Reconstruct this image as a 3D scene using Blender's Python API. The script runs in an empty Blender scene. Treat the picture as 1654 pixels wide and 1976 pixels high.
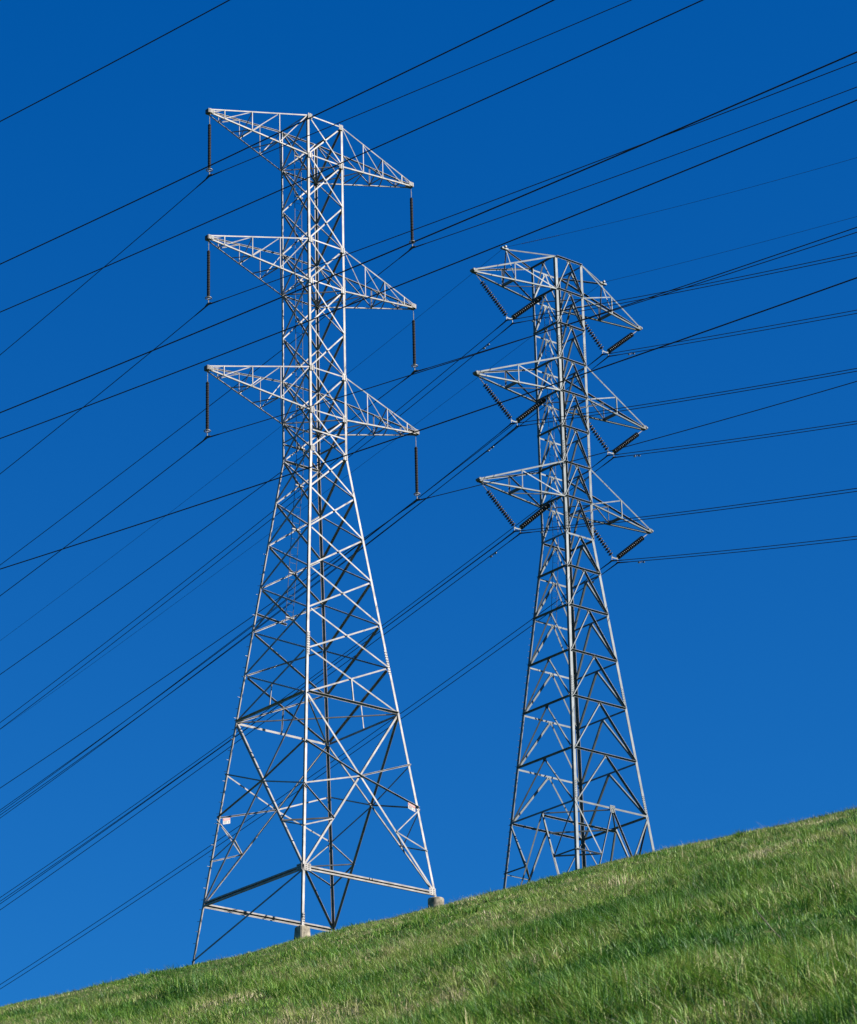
import bpy, math, random
import numpy as np
from mathutils import Vector, Matrix

random.seed(7)
SC = bpy.context.scene
COL = SC.collection

# ------------------------------------------------------------------ camera
CAM = Vector((-80.8667, -104.7373, -37.366))
YAW, PITCH, ROLL = 0.876296, 0.391176, -0.023431
HF = Vector((math.cos(YAW), math.sin(YAW), 0))          # horizontal forward
HR = Vector((math.sin(YAW), -math.cos(YAW), 0))         # horizontal right
fw = Vector((math.cos(PITCH)*math.cos(YAW), math.cos(PITCH)*math.sin(YAW), math.sin(PITCH)))
up0 = HR.cross(fw)
rt = math.cos(ROLL)*HR + math.sin(ROLL)*up0
up = -math.sin(ROLL)*HR + math.cos(ROLL)*up0
cd = bpy.data.cameras.new("camera")
cam = bpy.data.objects.new("camera", cd)
COL.objects.link(cam)
m = Matrix((rt, up, -fw)).transposed().to_4x4()
m.translation = CAM
cam.matrix_world = m
cd.sensor_fit = 'VERTICAL'
cd.sensor_height = 24.0
cd.sensor_width = 24.0*1654/1976
cd.lens = 6386.177/1976*24.0
cd.clip_start = 0.5
cd.clip_end = 5000
cd.dof.use_dof = True
cd.dof.focus_distance = 145.0
cd.dof.aperture_fstop = 6.3
SC.camera = cam

# ------------------------------------------------------------------ light
SUN_AZ, SUN_EL = math.radians(-57), math.radians(36)     # azimuth from +x, counter-clockwise
world = bpy.data.worlds.new("World")
SC.world = world
world.use_nodes = True
nt = world.node_tree
nt.nodes.clear()
wo = nt.nodes.new("ShaderNodeOutputWorld")
bg = nt.nodes.new("ShaderNodeBackground")
sky = nt.nodes.new("ShaderNodeTexSky")
sky.sky_type = 'NISHITA'
sky.sun_disc = False
sky.sun_elevation = SUN_EL
sky.sun_rotation = math.radians(90) - SUN_AZ
sky.altitude = 900
sky.air_density = 1.0
sky.dust_density = 0.15
sky.ozone_density = 4.0
# colour balance of the clear polarised sky (no red at the zenith)
mul = nt.nodes.new("ShaderNodeVectorMath"); mul.operation = 'MULTIPLY_ADD'
mul.inputs[1].default_value = (0.12, 0.438, 0.60)
mul.inputs[2].default_value = (-0.0835, 0.0, 0.834)
mx0 = nt.nodes.new("ShaderNodeVectorMath"); mx0.operation = 'MAXIMUM'
nt.links.new(sky.outputs[0], mul.inputs[0])
nt.links.new(mul.outputs[0], mx0.inputs[0])
nt.links.new(mx0.outputs[0], bg.inputs[0])
bg.inputs[1].default_value = 0.055
nt.links.new(bg.outputs[0], wo.inputs[0])

sd = bpy.data.lights.new("sun", 'SUN')
sd.energy = 4.8
sd.angle = math.radians(0.5)
sd.color = (1.0, 0.95, 0.88)
sun = bpy.data.objects.new("sun", sd)
COL.objects.link(sun)
sdir = Vector((math.cos(SUN_EL)*math.cos(SUN_AZ), math.cos(SUN_EL)*math.sin(SUN_AZ), math.sin(SUN_EL)))
sun.rotation_euler = sdir.to_track_quat('Z', 'Y').to_euler()
sun.location = sdir*200

SC.view_settings.view_transform = 'Standard'
SC.view_settings.look = 'None'
SC.view_settings.exposure = 1.5
SC.view_settings.gamma = 1.0

# ------------------------------------------------------------------ materials
def new_mat(name):
    mt = bpy.data.materials.new(name)
    mt.use_nodes = True
    return mt, mt.node_tree, mt.node_tree.nodes["Principled BSDF"]

def noise_mat(name, c1, c2, scale, rough, metal=0.0, spec=0.5, detail=4, c3=None, bump=0.0, vary=0.0):
    mt, t, b = new_mat(name)
    tc = t.nodes.new("ShaderNodeTexCoord")
    nz = t.nodes.new("ShaderNodeTexNoise")
    nz.inputs['Scale'].default_value = scale
    nz.inputs['Detail'].default_value = detail
    rp = t.nodes.new("ShaderNodeValToRGB")
    rp.color_ramp.elements[0].position = 0.33
    rp.color_ramp.elements[1].position = 0.68
    rp.color_ramp.elements[0].color = (*c1, 1)
    rp.color_ramp.elements[1].color = (*c2, 1)
    if c3:
        e = rp.color_ramp.elements.new(0.52)
        e.color = (*c3, 1)
    t.links.new(tc.outputs['Object'], nz.inputs['Vector'])
    t.links.new(nz.outputs[0], rp.inputs[0])
    if vary:
        oi = t.nodes.new("ShaderNodeObjectInfo")
        mr = t.nodes.new("ShaderNodeMapRange")
        mr.inputs['To Min'].default_value = 1-vary; mr.inputs['To Max'].default_value = 1+vary
        hv = t.nodes.new("ShaderNodeHueSaturation")
        t.links.new(oi.outputs['Random'], mr.inputs['Value'])
        t.links.new(mr.outputs[0], hv.inputs['Value'])
        t.links.new(rp.outputs[0], hv.inputs['Color'])
        t.links.new(hv.outputs[0], b.inputs['Base Color'])
    else:
        t.links.new(rp.outputs[0], b.inputs['Base Color'])
    b.inputs['Roughness'].default_value = rough
    b.inputs['Metallic'].default_value = metal
    b.inputs['Specular IOR Level'].default_value = spec
    if bump:
        bp = t.nodes.new("ShaderNodeBump")
        bp.inputs['Strength'].default_value = bump
        bp.inputs['Distance'].default_value = 0.02
        t.links.new(nz.outputs[0], bp.inputs['Height'])
        t.links.new(bp.outputs[0], b.inputs['Normal'])
    return mt

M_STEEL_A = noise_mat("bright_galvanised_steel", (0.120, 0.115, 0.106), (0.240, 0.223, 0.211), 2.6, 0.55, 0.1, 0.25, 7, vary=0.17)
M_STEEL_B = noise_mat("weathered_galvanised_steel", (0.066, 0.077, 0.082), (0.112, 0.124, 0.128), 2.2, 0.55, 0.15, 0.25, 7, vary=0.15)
M_BOLT = noise_mat("dark_bolt_steel", (0.015, 0.015, 0.015), (0.04, 0.04, 0.037), 8, 0.6, 0.2)
M_LIGHT = noise_mat("bare_galvanised_fitting", (0.14, 0.137, 0.12), (0.22, 0.213, 0.19), 9, 0.45, 0.2)
M_RUBBER = noise_mat("dark_brown_housing", (0.004, 0.0037, 0.0036), (0.008, 0.0072, 0.0068), 9, 0.75, 0.0, 0.2)
M_GLAZE = noise_mat("dark_glazed_porcelain", (0.006, 0.006, 0.0065), (0.011, 0.011, 0.012), 9, 0.34, 0.0, 0.35)
M_WIRE = noise_mat("weathered_conductor", (0.009, 0.009, 0.010), (0.018, 0.018, 0.019), 6, 0.7, 0.1, 0.2)
M_CONC = noise_mat("rough_concrete", (0.105, 0.092, 0.068), (0.28, 0.247, 0.185), 5.5, 0.9, 0, 0.2, 8, bump=0.6)
M_SIGN = noise_mat("sign_white_enamel", (0.22, 0.21, 0.20), (0.26, 0.25, 0.235), 20, 0.4)
M_RED = noise_mat("sign_red_paint", (0.30, 0.012, 0.012), (0.34, 0.016, 0.015), 20, 0.4)
M_INK = noise_mat("sign_grey_ink", (0.09, 0.09, 0.1), (0.13, 0.13, 0.13), 20, 0.5)
M_TWIG = noise_mat("dead_stem", (0.07, 0.05, 0.04), (0.12, 0.09, 0.07), 14, 0.8)

# ------------------------------------------------------------------ mesh builder
class MB:
    def __init__(s):
        s.v, s.f = [], []

    def prism(s, ring0, ring1):
        n = len(ring0); b = len(s.v)
        s.v += [tuple(p) for p in ring0] + [tuple(p) for p in ring1]
        for i in range(n):
            j = (i+1) % n
            s.f.append((b+i, b+j, b+n+j, b+n+i))
        s.f.append(tuple(b+i for i in reversed(range(n))))
        s.f.append(tuple(b+n+i for i in range(n)))
        return s

    def angle(s, P, Q, n, w, t=None, off=0.0, out=False, down=False):
        """L-section bar: one flange in the face (normal n), the other standing in or out."""
        P, Q, n = Vector(P), Vector(Q), Vector(n)
        t = t or max(0.012, w*0.14)
        d = (Q-P).normalized()
        n = (n - d*n.dot(d)).normalized()
        u = d.cross(n).normalized()
        if u.z < 0: u = -u
        if down: u = -u
        h = w/2
        sg = 1.0 if out else -1.0
        pts = [(-h, 0), (h, 0), (h, sg*w), (h-t, sg*w), (h-t, sg*t), (-h, sg*t)]
        r0 = [P + u*a + n*(off+b) for a, b in pts]
        r1 = [Q + u*a + n*(off+b) for a, b in pts]
        if (r0[1]-r0[0]).cross(r0[2]-r0[1]).dot(d) > 0:
            r0.reverse(); r1.reverse()
        return s.prism(r1, r0) if False else s.prism(r0, r1)

    def box(s, c, ax, ay, az):
        c, ax, ay, az = Vector(c), Vector(ax), Vector(ay), Vector(az)
        r0 = [c-ax-ay-az, c+ax-ay-az, c+ax+ay-az, c-ax+ay-az]
        r1 = [p+az*2 for p in r0]
        return s.prism(r0, r1)

    def tube(s, pts, r, n=6, cap=True):
        pts = [Vector(p) for p in pts]
        rs = r if isinstance(r, (list, tuple)) else [r]*len(pts)
        rings = []
        for i, p in enumerate(pts):
            a = pts[max(i-1, 0)]; b = pts[min(i+1, len(pts)-1)]
            d = (b-a).normalized()
            ref = Vector((0, 0, 1)) if abs(d.z) < 0.9 else Vector((0, 1, 0))
            x = d.cross(ref).normalized(); y = x.cross(d)
            b0 = len(s.v)
            for k in range(n):
                an = 2*math.pi*k/n
                s.v.append(tuple(p + (x*math.cos(an)+y*math.sin(an))*rs[i]))
            rings.append(b0)
        for a, b in zip(rings, rings[1:]):
            for k in range(n):
                j = (k+1) % n
                s.f.append((a+k, a+j, b+j, b+k))
        if cap:
            s.f.append(tuple(rings[0]+k for k in reversed(range(n))))
            s.f.append(tuple(rings[-1]+k for k in range(n)))
        return s

    def lathe(s, prof, n=16, origin=(0, 0, 0), axis=(0, 0, 1)):
        ax = Vector(axis).normalized()
        ref = Vector((0, 1, 0)) if abs(ax.y) < 0.9 else Vector((1, 0, 0))
        x = ax.cross(ref).normalized(); y = ax.cross(x)
        o = Vector(origin)
        rings = []
        for r, z in prof:
            b0 = len(s.v)
            for k in range(n):
                an = 2*math.pi*k/n
                s.v.append(tuple(o + ax*z + (x*math.cos(an)+y*math.sin(an))*max(r, 1e-4)))
            rings.append(b0)
        for a, b in zip(rings, rings[1:]):
            for k in range(n):
                j = (k+1) % n
                s.f.append((a+k, a+j, b+j, b+k))
        s.f.append(tuple(rings[0]+k for k in reversed(range(n))))
        s.f.append(tuple(rings[-1]+k for k in range(n)))
        return s

    def mesh(s, name, mat, smooth=False):
        me = bpy.data.meshes.new(name)
        me.from_pydata(s.v, [], s.f)
        mats = mat if isinstance(mat, list) else [mat]
        for q in mats: me.materials.append(q)
        if smooth: me.polygons.foreach_set('use_smooth', [True]*len(me.polygons))
        me.update()
        return me

    def build(s, name, mat, parent=None, smooth=False):
        o = bpy.data.objects.new(name, s.mesh(name, mat, smooth))
        COL.objects.link(o)
        if parent: o.parent = parent
        return o

def tag(o, label=None, cat=None, group=None, kind=None):
    if label: o['label'] = label
    if cat: o['category'] = cat
    if group: o['group'] = group
    if kind: o['kind'] = kind
    return o

def empty(name, loc=(0, 0, 0), parent=None):
    o = bpy.data.objects.new(name, None)
    COL.objects.link(o)
    o.location = loc
    o.empty_display_size = 0.3
    if parent: o.parent = parent
    return o

def copy_tree(o, parent=None):
    c = o.copy(); COL.objects.link(c)
    if parent: c.parent = parent
    for ch in o.children: copy_tree(ch, c)
    return c

# ------------------------------------------------------------------ hillside
H0 = 2.6
DS = 127.0
QC = H0/DS**2
SF = 0.2796 + 2*H0/DS - 0.0009
SRT = 0.208
RNG = np.random.RandomState(11)
_W = [(RNG.uniform(0, 2*np.pi), RNG.uniform(0, 2*np.pi)) for _ in range(40)]

def bumps(X, D):
    z = 0
    for i, (wl, am) in enumerate([(13, .055), (9, .05), (6.3, .045), (4.4, .035), (3.1, .028), (2.2, .02)]):
        for j in range(2):
            a, ph = _W[2*i+j]
            z = z + am*np.sin((X*np.cos(a)+D*np.sin(a))*2*np.pi/wl + ph)
    return z*np.clip((150-D)/60, 0, 1)

def terrain(X, D):
    X = np.asarray(X, float); D = np.asarray(D, float)
    Dn = np.where(D < 0, 90*np.tanh(D/90), D)
    Xs = 170*np.tanh(X/170)
    z = CAM.z - H0 + SF*Dn + SRT*Xs - QC*np.maximum(Dn, 0)**2
    # slow swell across the slope
    z = z + np.clip(D, 0, 200)*(0.0001 + 0.0015*np.sin(X/127*np.pi/0.15))*np.exp(-(X/38)**2)
    e = np.maximum(D-128, 0)
    z = z - np.where(e < 70, 0.0021*e*e, 0.0021*4900 + 0.294*(e-70))
    return z + bumps(X, D)

def xd(x, y):
    v = Vector((x-CAM.x, y-CAM.y, 0))
    return v.dot(HR), v.dot(HF)

def ground_z(x, y):
    X, D = xd(x, y)
    return float(terrain(X, D))

def world_xy(X, D):
    return CAM.x + HR.x*X + HF.x*D, CAM.y + HR.y*X + HF.y*D

gd = np.concatenate([np.linspace(-260, 0, 14), np.arange(4, 150, 0.6), np.linspace(152, 260, 40), np.linspace(275, 620, 22)])
gx = np.concatenate([-np.geomspace(420, 31, 22), np.arange(-30, 30.1, 0.7), np.geomspace(31, 420, 22)])
GX, GD = np.meshgrid(gx, gd)
gz = terrain(GX, GD)
wx, wy = world_xy(GX, GD)
gv = np.stack([wx, wy, gz], -1).reshape(-1, 3)
nr, nc = GX.shape
gf = []
for i in range(nr-1):
    for j in range(nc-1):
        a = i*nc+j
        gf.append((a, a+1, a+nc+1, a+nc))
gme = bpy.data.meshes.new("grassy_hillside")
gme.from_pydata(gv.tolist(), [], gf)
gme.polygons.foreach_set('use_smooth', [True]*len(gme.polygons))
ground = bpy.data.objects.new("ground", gme)
COL.objects.link(ground)
tag(ground, "steep green hillside rising to the right below both towers", "hillside", kind="structure")
gme.materials.append(noise_mat("hillside_soil_and_turf", (0.020, 0.045, 0.006), (0.085, 0.085, 0.030), 4.5, 0.95, 0, 0.1, 12, c3=(0.038, 0.072, 0.011)))

# ------------------------------------------------------------------ grass
def value_noise(X, D, wl, seed):
    r = np.random.RandomState(seed)
    T = r.rand(256, 256)
    a = X/wl + 91.3; b = D/wl + 17.7
    i = np.floor(a).astype(int); j = np.floor(b).astype(int)
    u = a-i; v = b-j
    u = u*u*(3-2*u); v = v*v*(3-2*v)
    i0, i1, j0, j1 = i % 256, (i+1) % 256, j % 256, (j+1) % 256
    return (T[i0, j0]*(1-u)*(1-v)+T[i1, j0]*u*(1-v)+T[i0, j1]*(1-u)*v+T[i1, j1]*u*v)

def patch(X, D):
    return 0.5*value_noise(X, D, 6.0, 3)+0.3*value_noise(X, D, 3.0, 4)+0.2*value_noise(X, D, 1.2, 5)

def grass_material(name, stops, transl=0.22):
    mt, t, b = new_mat(name)
    at = t.nodes.new("ShaderNodeAttribute"); at.attribute_name = "tint"
    rp = t.nodes.new("ShaderNodeValToRGB")
    els = rp.color_ramp.elements
    els[0].position, els[0].color = stops[0][0], (*stops[0][1], 1)
    els[1].position, els[1].color = stops[-1][0], (*stops[-1][1], 1)
    for ps, c in stops[1:-1]:
        e = els.new(ps); e.color = (*c, 1)
    t.links.new(at.outputs['Fac'], rp.inputs[0])
    t.links.new(rp.outputs[0], b.inputs['Base Color'])
    b.inputs['Roughness'].default_value = 0.55
    b.inputs['Specular IOR Level'].default_value = 0.3
    tr = t.nodes.new("ShaderNodeBsdfTranslucent")
    t.links.new(rp.outputs[0], tr.inputs[0])
    mx = t.nodes.new("ShaderNodeMixShader"); mx.inputs[0].default_value = transl
    out = t.nodes["Material Output"]
    t.links.new(b.outputs[0], mx.inputs[1]); t.links.new(tr.outputs[0], mx.inputs[2])
    t.links.new(mx.outputs[0], out.inputs[0])
    return mt

def blades(name, rng, X, D, height, width, lean, tint, mat, segs=2, la=None):
    """One mesh of curved blades; lean is along (-X) with scatter, blade faces turned at random."""
    n = len(X)
    z = terrain(X, D) - 0.02
    az = rng.uniform(0, 2*np.pi, n)
    wxv = np.stack([np.cos(az), np.sin(az)], 1)*(width/2)[:, None]        # half-width vector in X,D
    la0 = np.pi + rng.normal(0, 1.9, n)                                      # lean azimuth (towards -X)
    la = la0 if la is None else np.where(np.isnan(la), la0, la)
    ld = np.stack([np.cos(la), np.sin(la)], 1)*(lean*height)[:, None]
    base = np.stack([X, D], 1)
    P = []
    hs = [0.0, 0.55] if segs == 2 else [0.0, 0.35, 0.7]
    for h in hs:
        c = base + ld*(h**1.7)
        w = wxv*(1.0 if h == 0 else 0.85 if h < .5 else 0.65)
        zz = z + height*h*(1-0.25*h*lean)
        for sgn in (-1, 1):
            xy = c + sgn*w
            P.append(np.stack([*world_xy(xy[:, 0], xy[:, 1]), zz], 1))
    tip = base + ld
    P.append(np.stack([*world_xy(tip[:, 0], tip[:, 1]), z + height*(1-0.25*lean)], 1))
    k = len(P)
    V = np.stack(P, 1).reshape(-1, 3)
    off = (np.arange(n)*k)[:, None]
    loops, starts, pos = [], [], 0
    nq = len(hs)-1
    quads = np.concatenate([off + np.array([2*q, 2*q+1, 2*q+3, 2*q+2]) for q in range(nq)], 0)
    tris = off + np.array([2*nq, 2*nq+1, 2*nq+2])
    me = bpy.data.meshes.new(name)
    me.vertices.add(len(V)); me.vertices.foreach_set('co', V.astype(np.float32).ravel())
    nl = quads.size + tris.size
    me.loops.add(nl)
    me.loops.foreach_set('vertex_index', np.concatenate([quads.ravel(), tris.ravel()]).astype(np.int32))
    me.polygons.add(len(quads)+len(tris))
    ls = np.concatenate([np.arange(len(quads))*4, quads.size + np.arange(len(tris))*3]).astype(np.int32)
    me.polygons.foreach_set('loop_start', ls)
    me.update(calc_edges=True)
    at = me.attributes.new('tint', 'FLOAT', 'POINT')
    at.data.foreach_set('value', np.repeat(tint, k).astype(np.float32))
    me.materials.append(mat)
    o = bpy.data.objects.new(name, me)
    COL.objects.link(o)
    return o

def scatter(rng, n, d0, d1, half=0.175):
    D = np.sqrt(rng.uniform(d0*d0, d1*d1, n))
    X = D*rng.uniform(-half, half, n)
    return X, D

def keep_visible(X, D, rng):
    """Thin out the slope that lies below the photographed strip."""
    z = terrain(X, D)
    el = (z-CAM.z)/D
    lim = 0.2415 - 0.021*(X/D) - 0.035
    return el > lim

rng = np.random.RandomState(5)
Xs, Ds = [], []
for n, d0, d1, hf_ in ((430000, 14, 34, .36), (480000, 34, 62, .28), (340000, 62, 100, .22), (260000, 100, 140, .19), (30000, 140, 175, .175)):
    a, b = scatter(rng, n, d0, d1, hf_)
    k = keep_visible(a, b, rng)
    Xs.append(a[k]); Ds.append(b[k])
X = np.concatenate(Xs); D = np.concatenate(Ds)
pt = patch(X, D)
fine = value_noise(X, D, 0.5, 9)
h = (0.09 + 0.09*np.clip((pt-0.35)*2.2, 0, 1))*rng.uniform(0.5, 1.3, len(X))*(0.7+0.6*fine)
h *= np.interp(D, [20, 40, 90, 125], [1.35, 1.1, 0.95, 0.72])
w = np.interp(D, [18, 40, 80, 130], [0.011, 0.013, 0.017, 0.023])*rng.uniform(0.5, 1.4, len(X))
lean = np.clip(rng.normal(0.6, 0.45, len(X)), 0.05, 1.9)
dry = value_noise(X, D, 5.0, 21)*0.6 + value_noise(X, D, 1.6, 22)*0.4
dry = dry + np.interp(D, [40, 62, 92, 112], [0.0, 0.08, 0.09, -0.07])
tuss = value_noise(X, D, 1.1, 41)*0.6 + value_noise(X, D, 2.7, 42)*0.4
tk = np.clip((tuss-0.57)*7, 0, 1)*np.interp(D, [60, 100], [1.0, 0.4])
h = h*(1+1.1*tk)*(1-0.35*np.clip((0.38-tuss)*8, 0, 1))
flat = rng.rand(len(X)) < 0.22
lean = np.where(flat, rng.uniform(1.0, 2.2, len(X)), lean)
tint = np.clip(0.25 + (dry-0.46)*1.55 - 0.16*tk + rng.normal(0, 0.26, len(X)) + 0.06*flat, 0, 1)
M_GRASS = grass_material("meadow_grass", [(0.0, (0.018, 0.078, 0.006)), (0.25, (0.088, 0.205, 0.014)), (0.52, (0.165, 0.232, 0.036)), (0.78, (0.235, 0.220, 0.092)), (1.0, (0.40, 0.345, 0.21))])
# tufts: blades springing outwards from common roots, coarser and lusher than the sward
TX, TD = [], []
for n, d0, d1 in ((2600, 18, 36), (4200, 36, 62), (3400, 62, 100), (1500, 100, 128)):
    a, b = scatter(rng, n, d0, d1, 0.21)
    k = keep_visible(a, b, rng) & (value_noise(a, b, 4.0, 51)*0.6+value_noise(a, b, 1.5, 52)*0.4 > 0.44)
    TX.append(a[k]); TD.append(b[k])
TX = np.concatenate(TX); TD = np.concatenate(TD)
nt_ = len(TX); per = 42
rad = rng.uniform(0.04, 0.13, nt_)
big = rng.uniform(0.7, 1.35, nt_)*np.interp(TD, [20, 60, 125], [1.0, 0.95, 0.6])
tt = np.clip(0.2 + 0.9*(value_noise(TX, TD, 5.0, 21)-0.5) + rng.normal(0.0, 0.24, nt_), 0, 0.95)
an = rng.uniform(0, 2*np.pi, (nt_, per))
rr = np.sqrt(rng.rand(nt_, per))
bx = TX[:, None] + np.cos(an)*rr*rad[:, None]
bd = TD[:, None] + np.sin(an)*rr*rad[:, None]
lx = np.cos(an)*rr - 0.30; ly = np.sin(an)*rr
bh = (rng.uniform(0.14, 0.30, (nt_, per))*(1.1-0.35*rr))*big[:, None]
bl = np.clip(0.25+0.75*rr+rng.normal(0, .2, (nt_, per)), 0.05, 1.7)
bt = np.clip(tt[:, None] + rng.normal(0, 0.13, (nt_, per)), 0, 1)
bw = np.interp(bd, [18, 40, 80, 130], [0.010, 0.012, 0.016, 0.022])*rng.uniform(0.5, 1.3, (nt_, per))
LA = np.concatenate([np.full(len(X), np.nan), np.arctan2(ly, lx).ravel()])
X = np.concatenate([X, bx.ravel()]); D = np.concatenate([D, bd.ravel()])
h = np.concatenate([h, bh.ravel()]); w = np.concatenate([w, bw.ravel()])
lean = np.concatenate([lean, bl.ravel()]); tint = np.concatenate([tint, bt.ravel()])
g = blades("grass", rng, X, D, h, w, lean, tint, M_GRASS, la=LA)
tag(g, "rough green grass covering the whole slope", "grass", kind="stuff")

# dry seed stalks leaning with the wind
Xs, Ds = [], []
for n, d0, d1 in ((9000, 18, 40), (24000, 40, 70), (30000, 70, 115)):
    a, b = scatter(rng, n, d0, d1)
    k = keep_visible(a, b, rng) & (value_noise(a, b, 6.0, 31)*0.6+value_noise(a, b, 2.2, 32)*0.4 > 0.47)
    Xs.append(a[k]); Ds.append(b[k])
X = np.concatenate(Xs); D = np.concatenate(Ds)
h = rng.uniform(0.10, 0.34, len(X))*np.interp(D, [20, 60, 95, 118], [0.8, 1.1, 1.0, 0.6])
w = np.interp(D, [18, 50, 110], [0.0030, 0.0042, 0.0075])*rng.uniform(0.6, 1.4, len(X))
M_STRAW = grass_material("dry_stalks", [(0.0, (0.13, 0.125, 0.055)), (0.6, (0.23, 0.20, 0.115)), (0.93, (0.30, 0.26, 0.16)), (1.0, (0.60, 0.56, 0.46))], 0.3)
g2 = blades("dry_grass", rng, X, D, h, w, np.clip(rng.normal(0.8, 0.3, len(X)), 0.1, 1.6), rng.rand(len(X))**2, M_STRAW, 3)
tag(g2, "thin pale dry stalks leaning over the green grass", "dry grass", kind="stuff")

# ------------------------------------------------------------------ tower helpers
SG = {'F': (-1, -1), 'R': (1, -1), 'L': (-1, 1), 'B': (1, 1)}
FACES = [('F', 'R', (0, -1, 0)), ('F', 'L', (-1, 0, 0)), ('L', 'B', (0, 1, 0)), ('R', 'B', (1, 0, 0))]

def width_fn(z, wz, kz):
    (z0, z8, z9), (w0, w8, w9) = kz, wz
    if z >= z8: return w8 + (w0-w8)*(z-z8)/(z0-z8)
    return w8 + (w9-w8)*(z-z8)/(z9-z8)

class Tower:
    def __init__(s, root, wf, mat):
        s.root, s.wf, s.mat = root, wf, mat

    def P(s, leg, z, inset=0.0):
        w = s.wf(z) - inset
        return Vector((SG[leg][0]*w, SG[leg][1]*w, z))

    def leg(s, leg, zs, size, t, name="leg"):
        sx, sy = SG[leg]
        a, b = -sx, -sy
        sec = [(0, 0), (size, 0), (size, t), (t, t), (t, size), (0, size)]
        rings = []
        for z in zs:
            p = s.P(leg, z)
            rings.append([(p.x+a*q[0], p.y+b*q[1], z) for q in sec])
        mb = MB()
        n = 6; b0 = 0
        for r in rings: mb.v += r
        for i in range(len(rings)-1):
            for k in range(n):
                j = (k+1) % n
                mb.f.append((i*n+k, i*n+j, (i+1)*n+j, (i+1)*n+k))
        mb.f.append(tuple(range(n))); mb.f.append(tuple((len(rings)-1)*n+k for k in range(n)))
        return mb.build(name, s.mat, s.root)

    def fp(s, a, b, t, z):
        """Point on the face between legs a and b, t from a to b, at height z."""
        return s.P(a, z).lerp(s.P(b, z), t)

def bolts(mb, c, u, v, n, cols, rows, du, dv, r=0.0125):
    c, u, v, n = Vector(c), Vector(u), Vector(v), Vector(n)
    for i in range(cols):
        for j in range(rows):
            p = c + u*(i-(cols-1)/2)*du + v*(j-(rows-1)/2)*dv
            mb.box(p + n*0.012, u*r, v*r, n*0.012)

def plate_with_bolts(T, name, c, u, v, n, hu, hv, cols, rows, du, dv, off=0.024, parent=None, boltmat=True):
    c, u, v, n = Vector(c), Vector(u).normalized(), Vector(v).normalized(), Vector(n).normalized()
    o = MB().box(c + n*off, u*hu, v*hv, n*0.006).build(name, T.mat, parent or T.root)
    mb = MB()
    bolts(mb, c + n*(off+0.006), u, v, n, cols, rows, du, dv)
    b = mb.build("bolt_pattern", M_BOLT, o)
    return o

# ------------------------------------------------------------------ near bright tower
ZA = [36.044, 34.065, 31.946, 29.826, 27.808, 25.645, 23.567, 21.546, 19.751, 17.786, 15.821, 13.868, 11.877, 9.934, 7.875, 0.0]
rootA = empty("transmission_tower")
tag(rootA, "taller bright steel lattice tower on the left with straight hanging insulators", "pylon", "steel lattice towers on the hillside")
wfA = lambda z: width_fn(z, (1.0, 1.0092, 3.4325), (ZA[0], ZA[8], 0.0))
A = Tower(rootA, wfA, M_STEEL_A)
FOOT_A = {'F': -2.58, 'R': -0.22, 'L': -2.6, 'B': -0.35}
for lg in 'FRLB':
    o = A.leg(lg, [ZA[0]+0.03, ZA[8], 0.0, FOOT_A[lg]], 0.105, 0.016)
    if lg == 'L':       # climbing bolts on the outer corner
        sb = None; z = -1.6; k = 0
        while z < 15.6:
            p = A.P('L', z)
            if sb is None:
                sb = MB().tube([(0, 0, 0), (-0.15, 0.0, 0.0)], 0.011, 5)
                st = sb.build("step_bolt", M_LIGHT, o); c = st
            else:
                c = st.copy(); COL.objects.link(c); c.parent = o
            c.location = p + Vector((0.0 if k % 2 else 0.05, -0.06 if k % 2 else 0.0, 0))
            c.rotation_euler = (0, 0, 0 if k % 2 else math.radians(-50))
            z += 0.46; k += 1

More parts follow.
